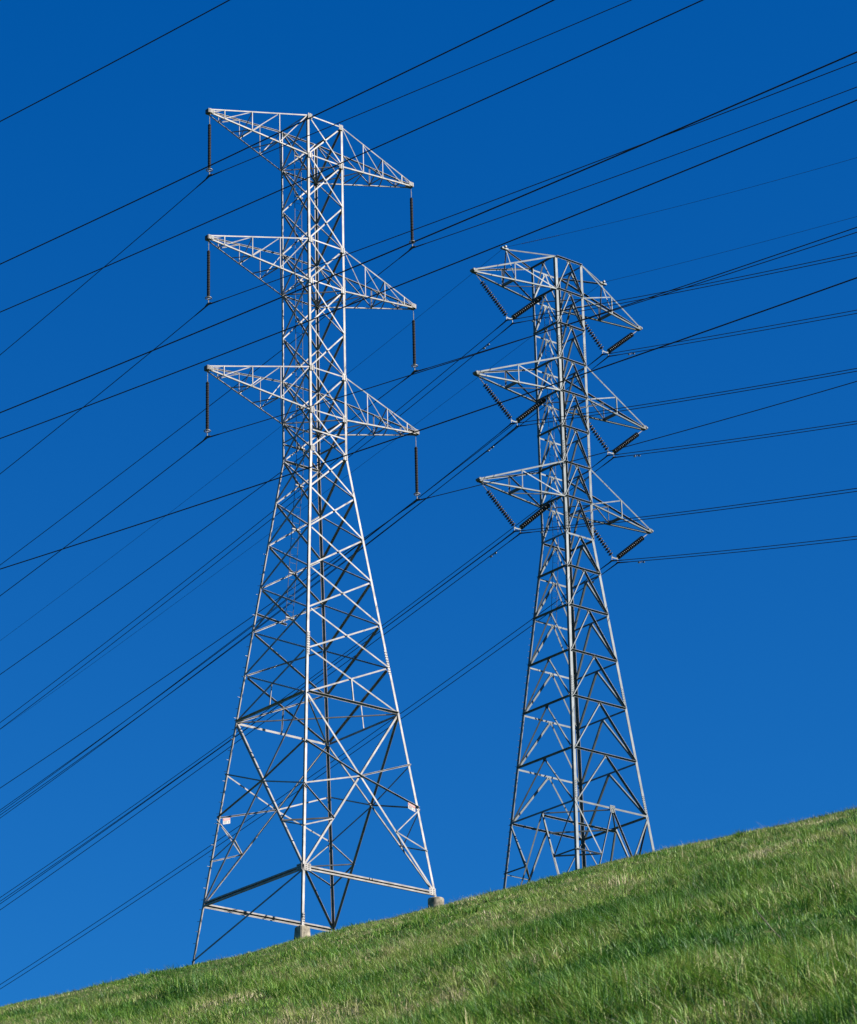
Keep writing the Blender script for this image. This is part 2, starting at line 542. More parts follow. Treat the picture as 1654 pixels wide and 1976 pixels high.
for ia, ib, n in FACES:
    nv = Vector(n)
    for k in range(14):
        mb = MB()
        w = 0.060 if k < 8 else 0.066
        ins = 0.04
        a0, a1 = A.fp(ia, ib, 0.045, ZA[k]), A.fp(ia, ib, 0.03, ZA[k+1])
        b0, b1 = A.fp(ia, ib, 0.955, ZA[k]), A.fp(ia, ib, 0.97, ZA[k+1])
        up_ = 0.04
        dz = Vector((0, 0, 0.05))
        mb.angle(a0-dz, b1+dz, n, w*1.3 if n[0] else w, off=0.013)
        mb.angle(b0-dz, a1+dz, n, w, off=-0.036)
        br = mb.build("x_brace", M_STEEL_A, rootA)
        if n == (0, -1, 0):
            c = (a0+b1)/2
            zc = ZA[k] + (ZA[k+1]-ZA[k])*wfA(ZA[k])/(wfA(ZA[k])+wfA(ZA[k+1]))
            cc = A.fp(ia, ib, 0.5, zc)
            mb = MB(); bolts(mb, cc + nv*0.016, Vector((1, 0, 0)), Vector((0, 0, 1)), nv, 1, 1, 1, 1, 0.02)
            mb.build("bolt", M_BOLT, br)
    # horizontal struts at the crossarm levels
    for k in (0, 1, 3, 4, 6, 7):
        if k in (3, 6) and n[0] != 0: continue
        MB().angle(A.fp(ia, ib, 0.05, ZA[k]), A.fp(ia, ib, 0.95, ZA[k]), n, 0.058, off=0.027).build("horizontal_strut", M_STEEL_A, rootA)
    if n == (0, 1, 0):
        MB().angle(A.fp(ia, ib, 0.05, ZA[8]), A.fp(ia, ib, 0.95, ZA[8]), n, 0.09, off=-0.06).build("horizontal_strut", M_STEEL_A, rootA)
    z75 = ZA[7]*0.47 + ZA[8]*0.53
    MB().angle(A.fp(ia, ib, 0.05, z75), A.fp(ia, ib, 0.95, z75), n, 0.06, off=0.03).build("horizontal_strut", M_STEEL_A, rootA)
    # waist belt and hanger below the last X
    MB().angle(A.fp(ia, ib, 0.02, ZA[14]), A.fp(ia, ib, 0.98, ZA[14]), n, 0.095, off=0.03, out=True).build("horizontal_strut", M_STEEL_A, rootA)
    zc = ZA[13] + (ZA[14]-ZA[13])*wfA(ZA[13])/(wfA(ZA[13])+wfA(ZA[14]))
    MB().angle(A.fp(ia, ib, 0.5, zc), A.fp(ia, ib, 0.5, ZA[14]+0.05), n, 0.05, off=0.05).build("hanger", M_STEEL_A, rootA)
    # body extension: big X with secondary bracing
    w14, wb = wfA(ZA[14]), wfA(0)
    zx = ZA[14] + (0-ZA[14])*w14/(w14+wb)
    C = A.fp(ia, ib, 0.5, zx)
    MB().angle(A.fp(ia, ib, 0.02, ZA[14]-0.1), A.fp(ia, ib, 0.985, 0.12), n, 0.08, off=0.013).build("main_diagonal", M_STEEL_A, rootA)
    MB().angle(A.fp(ia, ib, 0.98, ZA[14]-0.1), A.fp(ia, ib, 0.015, 0.12), n, 0.08, off=-0.05).build("main_diagonal", M_STEEL_A, rootA)
    for s0, lg, ot in ((0, ia, ib), (1, ib, ia)):
        za, zb_, zc_ = 5.62, 3.72, 1.84
        mm = MB()
        mm.angle(A.P(lg, za), C, n, 0.058, off=0.035, out=True)
        mm.build("secondary_brace", M_STEEL_A, rootA)
        MB().angle(A.P(lg, zb_), C, n, 0.06, off=0.03, out=(s0 == 1)).build("secondary_brace", M_STEEL_A, rootA)
        t = 0.475                       # node on the lower half of the diagonal
        dpt = C.lerp(A.P(lg, 0.0), t)
        MB().angle(A.P(lg, zb_-0.08), dpt, n, 0.05, off=0.035, out=True).build("secondary_brace", M_STEEL_A, rootA)
        MB().angle(A.P(lg, zc_), dpt, n, 0.05, off=0.03).build("secondary_brace", M_STEEL_A, rootA)

# hip braces joining the diagonals of neighbouring faces around each leg
wb = wfA(0)
zx = ZA[14] + (0-ZA[14])*wfA(ZA[14])/(wfA(ZA[14])+wb)
for lg in 'FRLB':
    sx, sy = SG[lg]
    foot = A.P(lg, 0)
    wz = wfA(zx)
    Cx = Vector((0, sy*wz, zx)); Cy = Vector((sx*wz, 0, zx))
    MB().angle(Cx.lerp(foot, 0.475), Cy.lerp(foot, 0.475), (0, 0, -1), 0.06, off=0.0).build("hip_brace", M_STEEL_A, rootA)

# belt plan bracing and plan bracing at the arms
MB().angle(A.P('L', ZA[14]-0.02, .05), A.P('R', ZA[14]-0.02, .05), (0, 0, -1), 0.06).build("plan_brace", M_STEEL_A, rootA)
MB().angle(A.P('F', ZA[14]-0.12, .05), A.P('B', ZA[14]-0.12, .05), (0, 0, -1), 0.06).build("plan_brace", M_STEEL_A, rootA)
for k in (1, 4, 7):
    MB().angle(A.P('L', ZA[k], .05), A.P('R', ZA[k], .05), (0, 0, -1), 0.055).build("plan_brace", M_STEEL_A, rootA)
    MB().angle(A.P('F', ZA[k]-.08, .05), A.P('B', ZA[k]-.08, .05), (0, 0, -1), 0.055).build("plan_brace", M_STEEL_A, rootA)
# stray strut from the left leg to the foot of the ladder
zl = 12.75
MB().angle(A.P('L', zl), A.fp('L', 'B', 0.46, 12.62), (0, 1, 0), 0.075, off=0.03).build("horizontal_strut", M_STEEL_A, rootA)

# base beams: paired channels with a groove
for ia, ib, n in FACES[:3]:
    p, q = A.fp(ia, ib, 0.012, 0.0), A.fp(ia, ib, 0.988, 0.0)
    if n == (0, 1, 0): n = (0, -1, 0)
    nv = Vector(n); d = (q-p).normalized()
    mb = MB()
    U = Vector((0, 0, 1))
    mb.angle(p+U*0.062, q+U*0.062, n, 0.066, 0.014, off=0.03)
    mb.angle(p-U*0.062, q-U*0.062, n, 0.066 if ia == 'F' else 0.03, 0.014, off=0.03, down=True)
    mb.box((p+q)/2 - nv*0.065, (q-p)/2, U*0.085, nv*0.006)
    bm_ = mb.build("base_beam", M_STEEL_A, rootA)
    if ia == 'F' and ib == 'R':
        mb = MB(); bolts(mb, (p+q)/2 + U*0.062 + nv*0.03, d, U, nv, 2, 2, 0.14, 0.045, 0.013)
        mb.build("bolt_pattern", M_BOLT, bm_)
# strut from the front leg down to the left footing
MB().angle(A.P('F', -0.12), A.P('L', FOOT_A['L']+0.2), (-1, 0, 0), 0.075, off=0.02).build("secondary_brace", M_STEEL_A, rootA)

# gusset plates with bolts
for k in (0, 1, 3, 4, 6, 7, 8):
    for lg, u in (('F', 1), ('R', -1)):
        c = A.P(lg, ZA[k]) + Vector((u*0.12, 0, -0.02))
        plate_with_bolts(A, "gusset_plate", c, (1, 0, 0), (0, 0, 1), (0, -1, 0), 0.11, 0.13, 2, 4, 0.1, 0.065, off=0.034)
for lg, u, z in (('F', 1, 0.02), ('R', -1, 0.06)):
    c = A.P(lg, z) + Vector((u*0.2, 0, 0))
    plate_with_bolts(A, "gusset_plate", c, (1, 0, 0), (0, 0, 1), (0, -1, 0), 0.17, 0.15, 2, 3, 0.14, 0.09, off=0.036)
c = A.P('F', 0.02) + Vector((0, 0.2, 0))
plate_with_bolts(A, "gusset_plate", c, (0, 1, 0), (0, 0, 1), (-1, 0, 0), 0.17, 0.15, 2, 3, 0.14, 0.09, off=0.036)
for lg, u in (('F', 1), ('R', -1)):
    for z in (ZA[13]+0.25,):
        c = A.P(lg, z) + Vector((u*0.08, 0, 0))
        v = (A.P(lg, z+1)-A.P(lg, z)).normalized()
        plate_with_bolts(A, "splice_plate", c, (1, 0, 0), v, (0, -1, 0), 0.06, 0.55, 2, 9, 0.07, 0.115, off=0.004)
c = A.P('F', -2.25) + Vector((0.075, 0, 0))
plate_with_bolts(A, "splice_plate", c, (1, 0, 0), (0, 0, 1), (0, -1, 0), 0.05, 0.28, 2, 5, 0.06, 0.1, off=0.006)

def crossarm(T, s, zt, zb, ztip, half, fr, size, lace, lattice_mode):
    """Crossarm on side s (+1/-1): chords from the two near legs to the tip."""
    arm = empty("crossarm", (s*half, 0, ztip), T.root)
    inv = Vector((-s*half, 0, -ztip))
    near = [('R' if s > 0 else 'F'), ('B' if s > 0 else 'L')]
    tp = 0.10
    tipt = [Vector((s*(half-0.02), -tp, ztip+0.07)), Vector((s*(half-0.02), tp, ztip+0.07))]
    tipb = [Vector((s*(half-0.02), -tp, ztip-0.07)), Vector((s*(half-0.02), tp, ztip-0.07))]
    top = [T.P(l, zt) for l in near]; bot = [T.P(l, zb) for l in near]
    for i in (0, 1):
        n = (0, -1, 0) if i == 0 else (0, 1, 0)
        MB().angle(tipt[i]+inv, top[i]+inv, n, size, off=0.0).build("top_chord", T.mat, arm)
        bw = size*1.1 if lattice_mode == 'A' else (0.075, 0.125)[i]
        MB().angle(tipb[i]+inv, bot[i]+inv, n, bw, off=0.0, down=True).build("bottom_chord", T.mat, arm)
    nodes = list(fr)
    tn = [[tipt[i].lerp(top[i], f) for f in nodes] for i in (0, 1)]
    bn = [[tipb[i].lerp(bot[i], f) for f in nodes] for i in (0, 1)]
    for i in (0, 1):
        n = (0, -1, 0) if i == 0 else (0, 1, 0)
        for k in range(len(nodes)):
            MB().angle(tn[i][k]+inv, bn[i][k]+inv, n, lace, off=0.015).build("vertical_lacing", T.mat, arm)
            if lattice_mode == 'A':
                prev = tipb[i] if k == 0 else bn[i][k-1]
                MB().angle(prev+inv, tn[i][k]+inv, n, lace, off=-0.02).build("diagonal_lacing", T.mat, arm)
            else:
                MB().angle(tn[i][k]+inv, bot[i]+inv, n, lace*1.1, off=-0.02).build("diagonal_lacing", T.mat, arm)
        if lattice_mode == 'A':
            MB().angle(bn[i][-1]+inv, top[i]+inv, n, lace, off=-0.02).build("diagonal_lacing", T.mat, arm)
    dn = (0, 0, -1)
    if lattice_mode == 'A':
        for k in range(len(nodes)):
            if k: MB().angle(bn[0][k]+inv, bn[1][k-1].lerp(bn[1][k], 0.62)+inv, dn, lace).build("bottom_lacing", T.mat, arm)
            q = bn[1][k].lerp(bn[1][k+1] if k+1 < len(nodes) else bot[1], 0.0)
            MB().angle(bn[0][k]+inv, q+inv, dn, lace, off=-0.03).build("bottom_lacing", T.mat, arm)
        MB().angle(tn[0][1]+inv, bn[1][1]+inv, (s, 0, 0), lace).build("cross_lacing", T.mat, arm)
        MB().angle(bn[0][-1]+inv, bot[1].lerp(bn[1][-1], 0.02)+inv, dn, lace, off=-0.03).build("bottom_lacing", T.mat, arm)
        MB().box(Vector((0, 0, 0)), (0.07, 0, 0), (0, 0.12, 0), (0, 0, 0.10)).build("tip_plate", M_BOLT, arm)
        for i, y in ((0, -1), (1, 1)):
            plate = MB().box(Vector((-s*0.10, y*0.14, 0.0)), (0.125, 0, 0), (0, 0.008, 0), (0, 0, 0.095)).build("tip_plate", T.mat, arm)
            if i == 0:
                mb = MB(); bolts(mb, (-s*0.10, -0.148, 0.0), (1, 0, 0), (0, 0, 1), (0, -1, 0), 3, 3, 0.075, 0.06, 0.013)
                mb.build("bolt_pattern", M_BOLT, plate)
    else:
        MB().angle(bn[0][0]+inv, bn[1][0]+inv, dn, 0.13, off=0.0).build("bottom_lacing", T.mat, arm)
        MB().angle(bn[1][0]+inv, bot[0]+inv, dn, 0.05, off=-0.04).build("bottom_lacing", T.mat, arm)
        MB().box(Vector((0, 0, 0)), (0.12, 0, 0), (0, 0.13, 0), (0, 0, 0.11)).build("tip_plate", M_BOLT, arm)
        MB().lathe([(0.05, -0.17), (0.085, -0.13), (0.085, 0.13), (0.05, 0.17)], 12, (s*0.13, 0, 0), (0, 1, 0)).build("tip_roller", T.mat, arm)
    return arm, bn, tn

TIPA = {1: 5.77, 4: 5.763, 7: 5.779}
for k, half in TIPA.items():
    for s in (-1, 1):
        crossarm(A, s, ZA[k-1], ZA[k], ZA[k]+0.999, half, (0.15, 0.43, 0.71), 0.056, 0.037, 'A')

# ladder inside the back face
ladA = empty("ladder", (0, 0, 12.6), rootA)
lad_c = lambda z: Vector((-0.16, wfA(z)-0.16, z))
z0, z1 = 12.6, ZA[0]-0.8
for sx in (-0.19, 0.19):
    pts = [lad_c(z)+Vector((sx, 0, 0)) - Vector((0, 0, 12.6)) for z in (z0, ZA[8], z1)]
    MB().tube(pts, 0.013, 6).build("rail", M_BOLT, ladA)
rg = MB().tube([(-0.18, 0, 0), (0.18, 0, 0)], 0.008, 5).build("rung", M_STEEL_B, ladA)
z = z0+0.2; first = True
while z < z1:
    o = rg if first else rg.copy()
    if not first:
        COL.objects.link(o); o.parent = ladA
    first = False
    o.location = lad_c(z) - Vector((0, 0, 12.6))
    z += 0.36
for k in range(0, 12):      # ladder stand-off plates at the X centres of the back face
    zc = ZA[k] + (ZA[k+1]-ZA[k])*wfA(ZA[k])/(wfA(ZA[k])+wfA(ZA[k+1]))
    MB().box((-0.05, wfA(zc)-0.06, zc), (0.22, 0, 0), (0, 0.02, 0), (0, 0, 0.025)).build("ladder_bracket", M_STEEL_A, rootA)

# ------------------------------------------------------------------ far grey tower
PB = Vector((32.573, 19.61, 14.139))
ZB = [32.64, 30.62, 28.5, 26.357, 24.362, 22.222, 20.072, 18.036, 15.864, 13.834, 11.442, 8.734, 6.03, 3.016, 0.0]
rootB = empty("transmission_tower", PB)
tag(rootB, "farther grey steel lattice tower on the right with V shaped insulators", "pylon", "steel lattice towers on the hillside")
wfB = lambda z: width_fn(z, (1.0268, 1.0222, 2.5853), (ZB[0], ZB[8], 0.0))
B = Tower(rootB, wfB, M_STEEL_B)
FOOT_B = {}
for lg in 'FRLB':
    z = -3.0
    for _ in range(6):
        p = B.P(lg, z) + PB
        z = ground_z(p.x, p.y) - PB.z
    FOOT_B[lg] = z - 0.3
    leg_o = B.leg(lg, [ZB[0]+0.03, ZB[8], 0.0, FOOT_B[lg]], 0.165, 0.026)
    if lg == 'L':
        st = None; zz = -3.0; k = 0
        while zz < 13:
            if st is None:
                st = MB().tube([(0, 0, 0), (-0.14, 0.0, 0.0)], 0.012, 5).build("step_bolt", M_BOLT, leg_o); c = st
            else:
                c = st.copy(); COL.objects.link(c); c.parent = leg_o
            c.location = B.P('L', zz) + Vector((0, -0.05, 0))
            zz += 0.36; k += 1
for ia, ib, n in FACES:
    nv = Vector(n)
    for k in range(15):
        o_ = True if k not in (8, 14) else False
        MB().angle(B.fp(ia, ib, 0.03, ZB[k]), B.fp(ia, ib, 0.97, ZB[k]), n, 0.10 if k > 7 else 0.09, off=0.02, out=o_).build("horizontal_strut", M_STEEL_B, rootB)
        if k < 14:
            ap = B.fp(ia, ib, 0.5, ZB[k]-0.04)
            mb = MB()
            w = 0.085 if k < 8 else 0.10
            mb.angle(ap - nv*0 + Vector((0, 0, 0)), B.fp(ia, ib, 0.03, ZB[k+1]+0.05), n, w, off=-0.02, out=True)
            mb.angle(ap, B.fp(ia, ib, 0.97, ZB[k+1]+0.05), n, w, off=-0.045, out=True, down=(n[0] != 0))
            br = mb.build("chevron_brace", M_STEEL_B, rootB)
            tv = (B.P(ib, 0)-B.P(ia, 0)).normalized()
            MB().box(ap - nv*0.012 - Vector((0, 0, 0.05)), tv*0.13, Vector((0, 0, 0.09)), nv*0.006).build("gusset_plate", M_STEEL_B, br)
    # leg spread below the lowest belt
    ap = B.fp(ia, ib, 0.5, ZB[14]-0.04)
    for t, lg in ((0, ia), (1, ib)):
        dpt = B.fp(ia, ib, 0.5, -2.75).lerp(B.P(lg, -2.75), 0.385)
        foot = ap + (dpt-ap)*((FOOT_B[lg]-0.6-ap.z)/(dpt.z-ap.z))
        MB().angle(ap, foot, n, 0.09, off=-0.02, out=True, down=(n[0] != 0 and t == 1)).build("main_diagonal", M_STEEL_B, rootB)
        MB().angle(B.P(lg, -0.03), dpt, n, 0.075, off=0.02).build("secondary_brace", M_STEEL_B, rootB)
        MB().angle(B.P(lg, -2.75), dpt, n, 0.06, off=0.02, out=True).build("secondary_brace", M_STEEL_B, rootB)
for lg in 'FRLB':
    sx, sy = SG[lg]
    w0 = wfB(-2.75)
    MB().angle((sx*w0*0.385, sy*w0, -2.75), (sx*w0, sy*w0*0.385, -2.75), (0, 0, -1), 0.07).build("hip_brace", M_STEEL_B, rootB)
w0 = wfB(0)
mids = [Vector((0, -w0, -.1)), Vector((w0, 0, -.1)), Vector((0, w0, -.1)), Vector((-w0, 0, -.1))]
for i in range(4):
    MB().angle(mids[i], mids[(i+1) % 4], (0, 0, -1), 0.075).build("plan_brace", M_STEEL_B, rootB)
MB().angle(mids[3]-Vector((0, 0, .1)), mids[1]-Vector((0, 0, .1)), (0, -1, 0), 0.10, out=True).build("plan_brace", M_STEEL_B, rootB)
for k in (1, 4, 7):
    MB().angle(B.P('L', ZB[k]-.1, .05), B.P('R', ZB[k]-.1, .05), (0, 0, -1), 0.06).build("plan_brace", M_STEEL_B, rootB)
    MB().angle(B.P('F', ZB[k]-.16, .05), B.P('B', ZB[k]-.16, .05), (0, 0, -1), 0.06).build("plan_brace", M_STEEL_B, rootB)
for lg, u in (('F', 1), ('R', -1)):
    for z in (ZB[2]-0.25-1.0, ZB[6]+1.0-0.2, ZB[8]+0.75, ZB[12]+0.7, ZB[14]+0.65):
        c = B.P(lg, z) + Vector((u*0.105, 0, 0))
        v = (B.P(lg, z+1)-B.P(lg, z)).normalized()
        plate_with_bolts(B, "splice_plate", c, (1, 0, 0), v, (0, -1, 0), 0.075, 0.5, 2, 10, 0.095, 0.1, off=0.008)
c = B.fp('F', 'R', 0.5, ZB[14]-0.05)
plate_with_bolts(B, "gusset_plate", c, (1, 0, 0), (0, 0, 1), (0, -1, 0), 0.17, 0.2, 3, 4, 0.1, 0.09, off=0.05)

TIPB = {1: 6.163, 4: 6.187, 7: 6.196}
armsB = {}
for k, half in TIPB.items():
    for s in (-1, 1):
        armsB[(k, s)] = crossarm(B, s, ZB[k-1], ZB[k], ZB[k]-0.035, half, (0.49,), 0.085, 0.06, 'B')
# earth wire peaks
PK = {-1: Vector((-3.892, 0, 32.665)), 1: Vector((3.525, 0, 32.682))}
for s in (-1, 1):
    arm, bn, tn = armsB[(1, s)]
    pk = empty("earth_wire_peak", PK[s], rootB)
    near = [('R' if s > 0 else 'F'), ('B' if s > 0 else 'L')]
    for i, l in enumerate(near):
        n = (0, -1, 0) if i == 0 else (0, 1, 0)
        MB().angle(Vector((0, 0, -0.06)), B.P(l, ZB[0]) - PK[s], n, 0.075, off=0.01).build("peak_strut", M_STEEL_B, pk)
        MB().angle(Vector((-s*0.12, 0, -0.08)), bn[i][0] - PK[s], n, 0.055, off=0.01).build("peak_strut", M_STEEL_B, pk)
    MB().box((0, 0, -0.02), (0.22, 0, 0), (0, 0.09, 0), (0, 0, 0.05)).build("peak_plate", M_STEEL_B, pk)
    MB().lathe([(0.035, -0.17), (0.07, -0.15), (0.07, 0.15), (0.035, 0.17)], 10, (0, 0, 0.07), (0, 1, 0)).build("earth_wire_clamp", M_LIGHT, pk)

ladB = empty("ladder", (0, 0, 11.5), rootB)
lb_c = lambda z: Vector((-0.14, wfB(z)-0.2, z))
for sx in (-0.19, 0.19):
    MB().tube([lb_c(z)+Vector((sx, 0, 0)) - Vector((0, 0, 11.5)) for z in (11.5, ZB[8], ZB[1]-0.2)], 0.013, 6).build("rail", M_BOLT, ladB)
rg = MB().tube([(-0.18, 0, 0), (0.18, 0, 0)], 0.008, 5).build("rung", M_STEEL_B, ladB)
z = 11.7; first = True
while z < ZB[1]-0.3:
    o = rg if first else rg.copy()
    if not first:
        COL.objects.link(o); o.parent = ladB
    first = False
    o.location = lb_c(z) - Vector((0, 0, 11.5))
    z += 0.4

# ------------------------------------------------------------------ concrete footings
def footing_square(x, y, zt, zb, st, sb):
    mb = MB()
    c = 0.045
    def ring(h, z):
        k = h-c
        return [(k, -h, z), (h, -k, z), (h, k, z), (k, h, z), (-k, h, z), (-h, k, z), (-h, -k, z), (-k, -h, z)]
    rings = [ring(sb, zb), ring(st+0.004, zt-0.05), ring(st-0.035, zt)]
    for r in rings: mb.v += r
    for i in range(2):
        for k in range(8):
            j = (k+1) % 8
            mb.f.append((i*8+k, i*8+j, i*8+8+j, i*8+8+k))
    mb.f.append(tuple(16+k for k in range(8))); mb.f.append(tuple(reversed(range(8))))
    o = mb.build("concrete_footing", M_CONC)
    o.location = (x, y, 0)
    return o
p = A.P('F', FOOT_A['F'])
o = footing_square(p.x+0.07, p.y+0.07, FOOT_A['F']+0.03, ground_z(p.x, p.y)-0.35, 0.225, 0.30)
tag(o, "square tapered concrete footing under the front leg of the bright tower", "footing", "concrete footings of the bright tower")
p = A.P('R', FOOT_A['R'])
mb = MB().lathe([(0.33, ground_z(p.x, p.y)-0.5), (0.335, FOOT_A['R']-0.1), (0.335, FOOT_A['R']-0.01), (0.315, FOOT_A['R']+0.02)], 36, (0, 0, 0))
o = mb.build("concrete_footing", M_CONC); o.location = (p.x-0.02, p.y+0.05, 0)
tag(o, "round concrete footing under the right leg of the bright tower", "footing", "concrete footings of the bright tower")

# ------------------------------------------------------------------ warning signs
def sign(c, u, n, label):
    u, n, U = Vector(u).normalized(), Vector(n).normalized(), Vector((0, 0, 1))
    r = empty("warning_sign", c)
    MB().box((0, 0, -0.13), u*0.19, n*0.004, U*0.13).build("sign_panel", M_SIGN, r)
    MB().box(U*-0.060 + n*0.007, u*0.175, n*0.002, U*0.042).build("red_header", M_RED, r)
    mb = MB()
    for i in range(5): mb.box(u*(-0.11+0.055*i) + U*-0.060 + n*0.011, u*0.019, n*0.0015, U*0.024)
    mb.build("header_lettering", M_SIGN, r)
    mb = MB()
    for i, wd in enumerate((0.085, 0.07, 0.08)): mb.box(u*(-0.15+wd) + U*(-0.14-0.035*i) + n*0.007, u*wd, n*0.002, U*0.010)
    mb.box(u*0.12 + U*-0.18 + n*0.007, u*0.02, n*0.002, U*0.035)
    mb.build("small_print", M_INK, r)
    return tag(r, label, "sign", "warning signs on the bright tower")
C_FR = A.fp('F', 'R', 0.5, zx); pr = A.P('R', 3.72)
dv = (C_FR-pr).normalized()
s_ = sign(pr + dv*0.42 + Vector((0, -0.06, -0.04)), -dv, (0, -1, 0), "white warning sign with red header by the right leg of the bright tower")
C_LB = A.fp('L', 'B', 0.5, zx); pl = A.P('L', 3.72)
dv = (C_LB-pl).normalized()
sign(pl + dv*0.42 + Vector((0, -0.03, -0.05)), dv, (0, -1, 0), "white warning sign with red header by the left leg of the bright tower")

# ------------------------------------------------------------------ suspension insulators of the near tower
def suspension_insulator(L):
    r = empty("suspension_insulator")
    MB().tube([(0, 0, 0), (0, 0, -0.16), (0, 0, -0.2), (0, 0, -0.5)], [0.012, 0.012, 0.02, 0.014], 8).build("link_rod", M_LIGHT, r)
    prof = [(0.03, -0.48), (0.045, -0.5)]
    n = 27; z0, z1 = -0.52, -(L-0.32)
    st = (z1-z0)/n
    for i in range(n):
        z = z0 + st*i; rr = 0.075 if i % 2 == 0 else 0.070
        prof += [(0.060, z), (rr, z+st*0.35), (rr, z+st*0.6), (0.060, z+st*0.97)]
    prof += [(0.03, z1-0.02)]
    MB().lathe(prof, 14).build("ribbed_housing", M_RUBBER, r, False)
    ring = []
    for k in range(25):
        a = 2*math.pi*k/24
        ring.append((0.135*math.cos(a), 0.135*math.sin(a), z1-0.03))
    mb = MB().tube(ring, 0.021, 8, cap=False)
    mb.tube([(-0.12, 0, z1-0.03), (0.12, 0, z1-0.03)], 0.012, 6)
    mb.build("corona_ring", M_LIGHT, r, True)
    MB().tube([(0, 0, z1+0.02), (0, 0, z1-0.1), (0, 0, -L+0.1), (0, 0, -L+0.03)], [0.03, 0.02, 0.025, 0.035], 8).build("end_fitting", M_LIGHT, r)
    # boat shaped clamp
    MB().tube([(0, -0.24, -0.035-L), (0, -0.1, 0.005-L), (0, 0, 0.02-L), (0, 0.1, 0.005-L), (0, 0.24, -0.035-L)], [0.028, 0.045, 0.055, 0.045, 0.028], 8).build("suspension_clamp", M_BOLT, r)
    return r

WIRES_A = {  # clamp point, left-span (slope, curvature), right-span (slope, curvature)
 'AL1': ((-5.697, 0, 31.843), (-.14722, .0013), (.15839, .00041)),
 'AL2': ((-5.719, 0, 25.586), (-.14981, .00141), (.1592, .00058)),
 'AL3': ((-5.75, 0, 19.301), (-.14607, .00136), (.1629, .00086)),
 'AR1': ((5.779, 0, 31.827), (-.14323, .00068), (.16518, .00099)),
 'AR2': ((5.751, 0, 25.546), (-.14921, .00101), (.16039, .00064)),
 'AR3': ((5.728, 0, 19.244), (-.14756, .00087), (.16853, .00139))}
WIRES_B = {
 'BL1a': ((28.657, 19.61, 42.325), (-.20725, .00105), (.26387, .00142)),
 'BL1b': ((29.097, 19.61, 42.257), (-.20304, .00089), (.2537, .00091)),
 'BL2a': ((28.749, 19.61, 36.087), (-.21069, .00136), (.26134, .0015)),
 'BL2b': ((29.173, 19.61, 36.034), (-.20847, .00131), (.25398, .00116)),
 'BR1a': ((35.821, 19.61, 42.241), (-.19571, .00049), (.25303, .00078)),
 'BR1b': ((36.282, 19.61, 42.259), (-.19736, .00052), (.25432, .00088)),
 'BL3a': ((28.712, 19.61, 29.711), (-.1934, .00064), (.2533, .00121)),
 'BL3b': ((29.14, 19.61, 29.702), (-.19418, .00062), (.25161, .00109)),
 'BR2a': ((35.87, 19.61, 36.02), (-.20552, .00088), (.2586, .00134)),
 'BR2b': ((36.324, 19.61, 36.013), (-.19689, .00063), (.25717, .00135)),
 'BR3a': ((35.812, 19.61, 29.657), (-.20426, .00092), (.26022, .0016)),
 'BR3b': ((36.253, 19.61, 29.649), (-.20499, .00095), (.26115, .00163))}
EARTH = {
 'EL': ((28.681, 19.61, 46.86), (-.17899, .00095), (.24786, .00202)),
 'ER': ((36.098, 19.61, 46.88), (-.16607, .00043), (.21447, .00133))}

WHERE = {'L1': 'top left', 'L2': 'middle left', 'L3': 'bottom left', 'R1': 'top right', 'R2': 'middle right', 'R3': 'bottom right'}
protoI = None
for key, (cl, ls, rs) in WIRES_A.items():
    side, k = key[1], int(key[2])
    ztip = ZA[{1: 1, 2: 4, 3: 7}[k]] + 0.999 - 0.13
    L = 3.07
    if protoI is None:
        protoI = suspension_insulator(L); o = protoI
    else:
        o = copy_tree(protoI)
    o.location = (cl[0], 0, cl[2] + 3.09)
    tag(o, "dark ribbed insulator hanging straight from the %s crossarm of the bright tower" % WHERE[key[1:]], "insulator", "hanging insulators of the bright tower")

# ------------------------------------------------------------------ V strings of the far tower
disc_me = MB().lathe([(0.05, 0.06), (0.055, 0.035), (0.10, 0.028), (0.142, 0.008), (0.146, -0.012), (0.135, -0.034), (0.07, -0.03), (0.035, -0.06)], 14).mesh("insulator_disc", M_GLAZE, True)
def string_part(v, p0, p1, nd, gap0, gap1):
    """Insulator string between p0 (steel) and p1 (yoke), both relative to the thing."""
    p0, p1 = Vector(p0), Vector(p1)
    d = (p1-p0); L = d.length; d.normalize()
    s = MB()
    s.tube([p0, p0+d*gap0*0.45, p0+d*gap0*0.55, p0+d*gap0], [0.014, 0.014, 0.03, 0.018], 6)
    s.tube([p0+d*gap0, p1-d*gap1], 0.024, 6)
    s.tube([p1-d*gap1, p1], 0.018, 6)
    so = s.build("insulator_string", M_LIGHT, v)
    q = (-d).to_track_quat('Z', 'Y')
    for i in range(nd):
        t = gap0 + (L-gap0-gap1)*(i+0.5)/nd
        o = bpy.data.objects.new("insulator_disc", disc_me)
        COL.objects.link(o); o.parent = so
        o.location = p0 + d*t
        o.rotation_euler = q.to_euler()
    return so
def v_string(s, half, drop, ca, cb):
    """Empty at the yoke; ca, cb = clamp positions relative to it."""
    v = empty("v_string_insulator")
    tip = Vector((s*half, 0, drop)); body = Vector((0, 0, 0))
    return v
